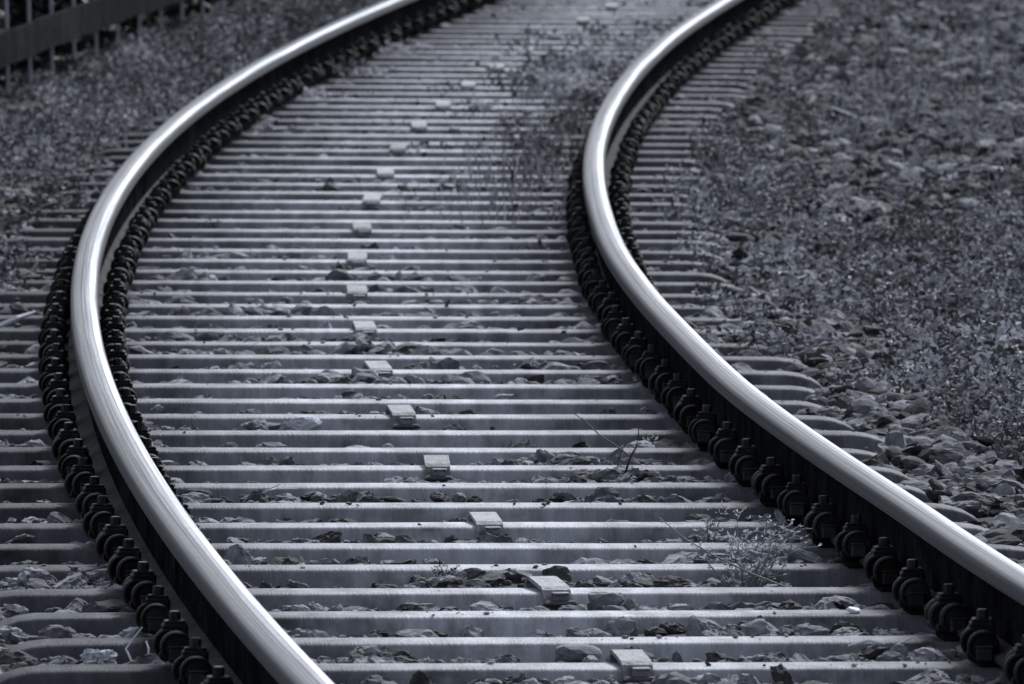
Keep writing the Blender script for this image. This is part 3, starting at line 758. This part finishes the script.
while q < 46:
    j = random.uniform(-.004, .004)
    fsweep('board', [(.0095, .20 + j), (.0095, .335 + j), (.035, .335 + j), (.035, .20 + j)], M['plank'], q, q + .94, .233); q += .95
fsweep('top_rail', [(-.025, 1.24), (-.025, 1.28), (.025, 1.28), (.025, 1.24)], M['paint'])

hd = empty('hedge', tuple(T(32., -2.9, -.1)))
tag(hd, 'dark dense hedge standing behind the railing at the upper left', 'hedge')
hi = Matrix.Translation(hd.location).inverted()
r = np.random.default_rng(77); n = 64000
hs = r.uniform(16, 50, n); ho = -2.06 - .9 * r.random(n) ** 1.5; hz = r.uniform(.0, 1.9, n) ** 1.0
hz *= .82 + .3 * vnoise(hs * .8, ho * 1.2, 61)
V, F = leaves(hs, ho, -.16 + 0 * hs, hz, r.uniform(.06, .13, n), r.uniform(.04, .09, n), 78)
V = V - np.array(hd.location)[None]
link('foliage', big_mesh('foliage', V, F, False, np.repeat(r.beta(2, 3, n), 4)), M['leaf_dark'], hd)
b = MB()
for i in range(26):
    q = 16.5 + i * 1.3; x = random.uniform(-3.2, -2.7)
    p0 = T(q, x, -.2)
    for _ in range(4):
        p1 = T(q + random.uniform(-.5, .5), x + random.uniform(-.4, .4), 1.4)
        pm = (p0 + p1) / 2 + np.array([random.uniform(-.1, .1), random.uniform(-.1, .1), 0])
        b.tube([p0, pm, p1], [.025, .018, .008], 5)
st = b.build('stem', M['twig'], hd)
for v in st.data.vertices: v.co = hi @ v.co

# ------------------------------------------------------------------ camera
F_PX, CAM_H, PT, ROLL = 12134.738, 2.01115676, .0609242828, .020254207
cd = bpy.data.cameras.new('camera'); cam = bpy.data.objects.new('camera', cd); COL.objects.link(cam)
cd.sensor_width = 36.; cd.lens = F_PX * 36 / 1024; cd.clip_start = .5; cd.clip_end = 5000
R = Vector((1, 0, 0)); U = Vector((0, math.sin(PT), math.cos(PT))); Fw = Vector((0, math.cos(PT), -math.sin(PT)))
R2 = R * math.cos(ROLL) - U * math.sin(ROLL); U2 = R * math.sin(ROLL) + U * math.cos(ROLL)
B = -Fw
cam.matrix_world = Matrix(((R2.x, U2.x, B.x, 0), (R2.y, U2.y, B.y, 0), (R2.z, U2.z, B.z, CAM_H), (0, 0, 0, 1)))
cd.dof.use_dof = True; cd.dof.focus_distance = 26.2; cd.dof.aperture_fstop = 21.
sc.camera = cam

# ------------------------------------------------------------------ light
EL, AZ = math.radians(42), math.radians(22)       # behind the scene, a little to the right
w = bpy.data.worlds.new('World'); sc.world = w; w.use_nodes = True
nt = w.node_tree; bg = nt.nodes['Background']
sky = nt.nodes.new('ShaderNodeTexSky'); sky.sky_type = 'NISHITA'; sky.sun_disc = False
sky.sun_elevation = EL; sky.sun_rotation = AZ; sky.air_density = 1.2; sky.dust_density = 3.; sky.ozone_density = 1.
hs_ = nt.nodes.new('ShaderNodeHueSaturation'); hs_.inputs['Saturation'].default_value = .2
nt.links.new(sky.outputs['Color'], hs_.inputs['Color']); cool = nt.nodes.new('ShaderNodeMix'); cool.data_type = 'RGBA'; cool.blend_type = 'MULTIPLY'; cool.inputs['Factor'].default_value = 1.
nt.links.new(hs_.outputs['Color'], cool.inputs['A']); cool.inputs['B'].default_value = (.92, .98, 1.08, 1)
nt.links.new(cool.outputs['Result'], bg.inputs['Color'])
bg.inputs['Strength'].default_value = .088
sl = bpy.data.lights.new('sun', 'SUN'); so = bpy.data.objects.new('sun', sl); COL.objects.link(so)
sl.energy = 2.3; sl.angle = math.radians(11); sl.color = (.95, .97, 1.)
d = Vector((math.sin(AZ) * math.cos(EL), math.cos(AZ) * math.cos(EL), math.sin(EL)))
so.rotation_euler = d.to_track_quat('Z', 'Y').to_euler(); so.location = (0, 20, 30)

vs = sc.view_settings; vs.view_transform = 'Standard'; vs.look = 'None'; vs.gamma = 1.; vs.use_curve_mapping = False
vs.exposure = .40
sc.cycles.max_bounces = 5; sc.cycles.diffuse_bounces = 3; sc.cycles.glossy_bounces = 3
